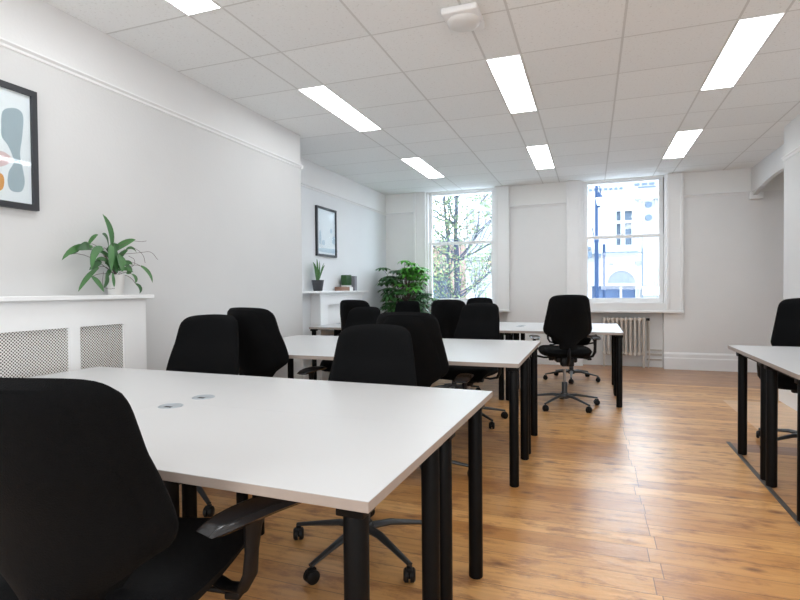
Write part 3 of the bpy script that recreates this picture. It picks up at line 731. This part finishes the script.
for x, y, zz in tips:
    top = Vector((x, y, zz)); st.tube(quad((rr.uniform(-.04, .04), rr.uniform(-.04, .04), .34), (x * .35, y * .35, zz * .8), top, 7), [.006, .005, .0045, .004, .0035, .003, .0025], 5)
    n = rr.choice((6, 7, 8)); rot = rr.uniform(0, 6); sh = 2 if (x > .0 and zz > 1.15) else (1 if rr.random() < .45 else 0)  # upper right leaves brighter: light falling there is put into their green
    ln = rr.uniform(.12, .165)
    for i in range(n):
        a = rot + 2 * PI * i / n; d = Vector((math.cos(a), math.sin(a), 0))
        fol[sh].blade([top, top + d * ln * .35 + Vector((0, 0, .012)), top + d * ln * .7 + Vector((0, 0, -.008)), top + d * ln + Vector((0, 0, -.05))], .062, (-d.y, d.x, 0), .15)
st.build('stems', M['stem'], bp_)
for k, m in ((0, 'leaf'), (1, 'leaf_mid'), (2, 'leaf_lit')): fol[k].build('foliage', M[m], bp_)

# ------------------------------------------------------------------ the street outside
GZ = -3.2
struct(MB().box(-60, 60, YB + 3, 80, GZ - .3, GZ).build('street_ground', M['asphalt'], smooth=False))
YS = 22.0
fx = lambda px: -.158 + .0369 * (px - 587); fz = lambda py: 1.16 + .0392 * (288 - py)
bd = thing('stone_building', 'pale stone building with an arched window across the street', 'building', (0, YS, 0))
m = MB()
# wall with rectangular + arched openings: strips between openings
def opening_wall(m, x0, x1, z0, z1, holes, y0, y1):
    xs = sorted({x0, x1} | {h[0] for h in holes} | {h[1] for h in holes}); zs = sorted({z0, z1} | {h[2] for h in holes} | {h[3] for h in holes})
    for a, b in zip(xs, xs[1:]):
        for c, d in zip(zs, zs[1:]):
            cx, cz = (a + b) / 2, (c + d) / 2
            if any(h[0] < cx < h[1] and h[2] < cz < h[3] for h in holes): continue
            m.box(a, b, y0, y1, c, d)
arch = (fx(592), fx(634), -.6, fz(284))
ups = []
for bx in (-4.4, -2.2, 0.0, 2.2, 4.4, 6.6):
    ups += [(bx + fx(616), bx + fx(620), fz(246), fz(225)), (bx + fx(624.5), bx + fx(630.5), fz(246), fz(225)), (bx + fx(616), bx + fx(620), fz(222), fz(213)), (bx + fx(624), bx + fx(631), fz(222), fz(213))]
opening_wall(m, -5, 11, GZ, 5.6, [arch] + ups + [(fx(600) + q, fx(640) + q, -2.9, -.9) for q in (3.6, 6.4)], 0, .4)
m.build('facade', M['stone'], bd, smooth=False)
m = MB(); ac, ar = (fx(607) + fx(634)) / 2, (fx(634) - fx(607)) / 2
m.prism([(ac + ar * math.cos(PI * i / 20), fz(284) + .0 + ar * 1.02 * math.sin(PI * i / 20)) for i in range(21)], 'y', -.03, -.004)
fan = m.build('fanlight', M['pane'], bd, smooth=False)
m = MB()
for i in range(20):
    a0, a1 = PI * i / 20, PI * (i + 1) / 20
    m.prism([(ac + r * math.cos(a), fz(284) + r * 1.02 * math.sin(a)) for r, a in ((ar, a0), (ar + .16, a0), (ar + .16, a1), (ar, a1))], 'y', -.09, 0)
m.box(fx(590), fx(640), -.1, 0, fz(286), fz(283.5)); m.box(fx(619), fx(621.5), .02, .1, -.6, fz(286)); m.build('arch_surround', M['stone'], bd, smooth=False)
for a, b in ((fx(592), fx(619)), (fx(621.5), fx(634))):
    MB().box(a, b, .06, .09, -.6, fz(286)).build('window', M['pane'], bd, smooth=False)
for h in ups:
    MB().box(h[0], h[1], .12, .15, h[2], h[3]).build('window', M['stone_b'], bd, smooth=False)
m = MB(); m.box(-5, fx(641), -.28, 0, fz(254), fz(252)); m.box(-5, fx(641), -.18, 0, fz(257), fz(254))
m.build('cornice', M['stone'], bd, smooth=False)
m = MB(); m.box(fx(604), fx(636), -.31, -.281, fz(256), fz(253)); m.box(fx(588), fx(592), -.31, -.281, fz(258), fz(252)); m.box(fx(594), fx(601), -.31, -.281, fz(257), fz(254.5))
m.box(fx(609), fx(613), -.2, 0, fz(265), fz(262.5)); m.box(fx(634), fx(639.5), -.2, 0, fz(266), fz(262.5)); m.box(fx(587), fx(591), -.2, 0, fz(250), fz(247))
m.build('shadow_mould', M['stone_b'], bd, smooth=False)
m = MB(); m.tube([(fx(640), -.3, GZ), (fx(640), -.3, fz(250))], .02, 8); m.build('drainpipe', M['stone_b'], bd)
m = MB()
for i in range(7): m.box(fx(589 + i * 5), fx(592 + i * 5), -.06, 0, fz(191.5), fz(189.5))
for i in range(3): m.box(fx(633 + i * 7), fx(638 + i * 7), -.06, 0, fz(189), fz(187))
m.box(fx(637), fx(653), -.06, 0, fz(191.5), fz(190.5)); m.build('frieze_blocks', M['stone_b'], bd, smooth=False)
m = MB()
for zc in (208, 220.5): m.lathe([(.001, 0), (.12, 0), (.12, .05), (.001, .05)], 18, mx=Matrix.Translation((fx(646.5), -.001, fz(zc))) @ Matrix.Rotation(R(90), 4, 'X'))
m.build('medallion', M['stone_b'], bd)
m = MB()
for px in (637, 641, 652, 656): m.box(fx(px), fx(px + 1.5), -.05, 0, -.6, fz(202))
m.box(fx(634), fx(658), -.15, 0, fz(203), fz(201)); m.build('pilaster', M['stone'], bd, smooth=False)
tag(MB().box(fx(640), fx(657), YS - .42, YS - .34, fz(295), fz(287), .01).build('hoarding_sign', M['trim'], smooth=False), 'blank white board on the stone building front', 'sign')

LY = 13.0
lx = lambda px: -.094 + .0218 * (px - 587); lz = lambda py: 1.16 + .02315 * (288 - py)
lamp = thing('street_lamp', 'tall dark street lamp with a lantern outside the right-hand window', 'street lamp', (lx(596.5), LY, GZ))
top = lz(180) - GZ; H2 = lambda py: lz(py) - GZ
MB().lathe([(.16, 0), (.16, .3), (.09, .45), (.075, 1.2), (.055, 2.6), (.042, H2(243)), (.052, H2(242)), (.052, H2(240)), (.034, H2(239)), (.028, top + .8)], 18).build('pole', M['post'], lamp)
a = MB(); a.tube([(0, 0, H2(188)), (.03, 0, H2(186)), (.075, 0, H2(188)), (.09, 0, H2(194))], .012, 8); a.lathe([(.03, H2(189) - .03), (.05, H2(189)), (.03, H2(189) + .03)], 12)
a.tube([(.0, 0, H2(240)), (-.06, 0, H2(236)), (-.09, 0, H2(228))], .010, 8); a.tube([(.0, 0, H2(240)), (.06, 0, H2(238)), (.13, 0, H2(239))], .010, 8)
a.build('bracket', M['post'], lamp)
lt = MB(); lt.lathe([(.03, H2(208)), (.035, H2(207)), (.075, H2(198)), (.085, H2(197)), (.06, H2(195.5)), (.02, H2(193.5)), (.006, H2(192))], 6, (.05, 0, 0))
lo = lt.build('lantern_frame', M['post'], lamp, smooth=False)
MB().lathe([(.048, H2(206)), (.084, H2(198.5))], 6, (.05, 0, 0)).build('lantern_glass', M['lampglass'], lo, smooth=False)
sg = thing('sign_post', 'shorter dark post beside the street lamp outside', 'post', (lx(604.5), LY + .6, GZ))
MB().lathe([(.05, 0), (.04, .2), (.032, 1.0), (.032, lz(243) - GZ), (.001, lz(242) - GZ)], 14).build('pole', M['post'], sg)
MB().lathe([(.040, lz(256) - GZ), (.05, lz(255) - GZ), (.05, lz(253) - GZ), (.040, lz(252) - GZ)], 14).build('collar', M['post'], sg)

# pink and stone house behind the tree
hb = thing('brick_house', 'pale pink brick house behind the tree outside the left window', 'building', (0, 27, 0))
m = MB(); hs = [(-12 + 2.0 * i, -11.1 + 2.0 * i, z, z + 1.6) for i in range(5) for z in (-2.4, .4, 3.0)]
opening_wall(m, -13, -5.2, GZ, 3.6, [h for h in hs if h[3] < 3.6 and h[1] < -5.2], 0, .4); m.build('facade', M['brick'], hb, smooth=False)
m = MB(); m.box(-13.1, -5.1, -.15, .4, 3.6, 3.8); m.box(-13.1, -5.1, -.1, 0, -.2, .1); m.build('cornice', M['stone'], hb, smooth=False)
for h in hs:
    if h[3] < 3.6 and h[1] < -5.2: MB().box(h[0], h[1], .15, .18, h[2], h[3]).build('window', M['pane'], hb, smooth=False)

# tree outside left window
TY = 14.0
tr = thing('street_tree', 'bare-branched tree with sparse green leaves outside the left window', 'tree', (-3.45, TY, GZ))
br = MB(); lf = [MB(), MB()]; rt = random.Random(5)
def branch(p, d, ln, r, depth):
    pts = [p]; q = p.copy(); dd = d.copy()
    for i in range(5):
        dd = (dd + Vector((rt.uniform(-.16, .16), rt.uniform(-.16, .16), .05))).normalized(); q = q + dd * ln / 5; pts.append(q.copy())
    br.tube(pts, [r * (1 - .11 * i) for i in range(6)], 6)
    if depth == 0 or r < .006:
        for k in range(26):
            c = pts[rt.randrange(1, 6)] + Vector((rt.gauss(0, .16), rt.gauss(0, .16), rt.gauss(0, .16)))
            a = rt.uniform(0, 6.28); e = rt.uniform(-.9, .9); dv = Vector((math.cos(a) * math.cos(e), math.sin(a) * math.cos(e), math.sin(e)))
            sz = rt.uniform(.05, .085); lf[0 if rt.random() < .84 else 1].blade([c, c + dv * sz * .5, c + dv * sz], sz * .7, dv.cross(Vector((.3, .2, 1))).normalized(), .1)
        return
    for k in range(4 if depth > 1 else 4):
        i = rt.randrange(2, 6); a = rt.uniform(0, 6.28); sp = Vector((math.cos(a), math.sin(a), 0))
        branch(pts[i], (dd * .75 + sp * .65 + Vector((0, 0, .25))).normalized(), ln * rt.uniform(.55, .75), r * .5, depth - 1)
for (dx, dy, ln, r) in ((-.30, 0, 7.6, .085), (-.02, .1, 8.2, .11), (.10, -.1, 6.8, .05)):
    p = Vector((dx * .5, dy, 0)); pts = [p]
    for i in range(1, 9): pts.append(Vector((dx * (.5 + .5 * i / 8) + rt.uniform(-.04, .04), dy * (1 + i * .1), ln * i / 8)))
    br.tube(pts, [r * (1 - .085 * i) for i in range(9)], 10)
    for i in range(2, 9):
        for k in range(3):
            a = rt.uniform(0, 6.28); branch(pts[i], Vector((math.cos(a), math.sin(a), rt.uniform(.3, .9))).normalized(), rt.uniform(1.0, 1.7), r * .28, 2 if k < 2 else 1)
br.build('branches', M['bark'], tr)
lf[0].build('foliage', M['tleaf'], tr); lf[1].build('foliage', M['tleaf_b'], tr)

# ------------------------------------------------------------------ daylight, camera, view
wd = bpy.data.worlds.new('overcast_sky'); scene.world = wd; wd.use_nodes = True
bg = wd.node_tree.nodes['Background']; bg.inputs[0].default_value = (0.78, 0.89, 1.0, 1); bg.inputs[1].default_value = 9.5

def lamp_area(name, loc, target, size, power, color):
    l = bpy.data.lights.new(name, 'AREA'); l.shape = 'RECTANGLE'; l.size, l.size_y = size; l.energy = power; l.color = color
    o = bpy.data.objects.new(name, l); col.objects.link(o); o.location = loc
    o.rotation_euler = (Vector(target) - Vector(loc)).to_track_quat('-Z', 'Y').to_euler(); return o
# added unseen fill lights behind the camera, aimed up to brighten the ceiling
lamp_area('ceiling_fill_left', (-1.6, -1.6, 1.7), (-1.0, 4.0, 2.76), (1.2, 1.2), 42, (.95, .98, 1.0))
lamp_area('ceiling_fill_right', (.9, -1.6, 1.7), (.4, 4.5, 2.76), (1.2, 1.2), 42, (.95, .98, 1.0))

cam = bpy.data.cameras.new('camera'); co = bpy.data.objects.new('camera', cam); col.objects.link(co)
cam.sensor_width = 36; cam.lens = 527.5 * 36 / 800; cam.clip_start = .05; cam.clip_end = 200
ya, pi_, ro = .34814, -.019422, -.0087105
f = Vector((-math.sin(ya) * math.cos(pi_), math.cos(ya) * math.cos(pi_), math.sin(pi_))); rt_ = Vector((math.cos(ya), math.sin(ya), 0)); up = rt_.cross(f)
r2 = rt_ * math.cos(ro) + up * math.sin(ro); u2 = -rt_ * math.sin(ro) + up * math.cos(ro)
mw = Matrix((r2, u2, -f)).transposed().to_4x4(); mw.translation = Vector((0, 0, 1.16)); co.matrix_world = mw
scene.camera = co
vs = scene.view_settings; vs.view_transform = 'Standard'; vs.look = 'None'; vs.gamma = 1; vs.exposure = 0.13; vs.use_curve_mapping = False
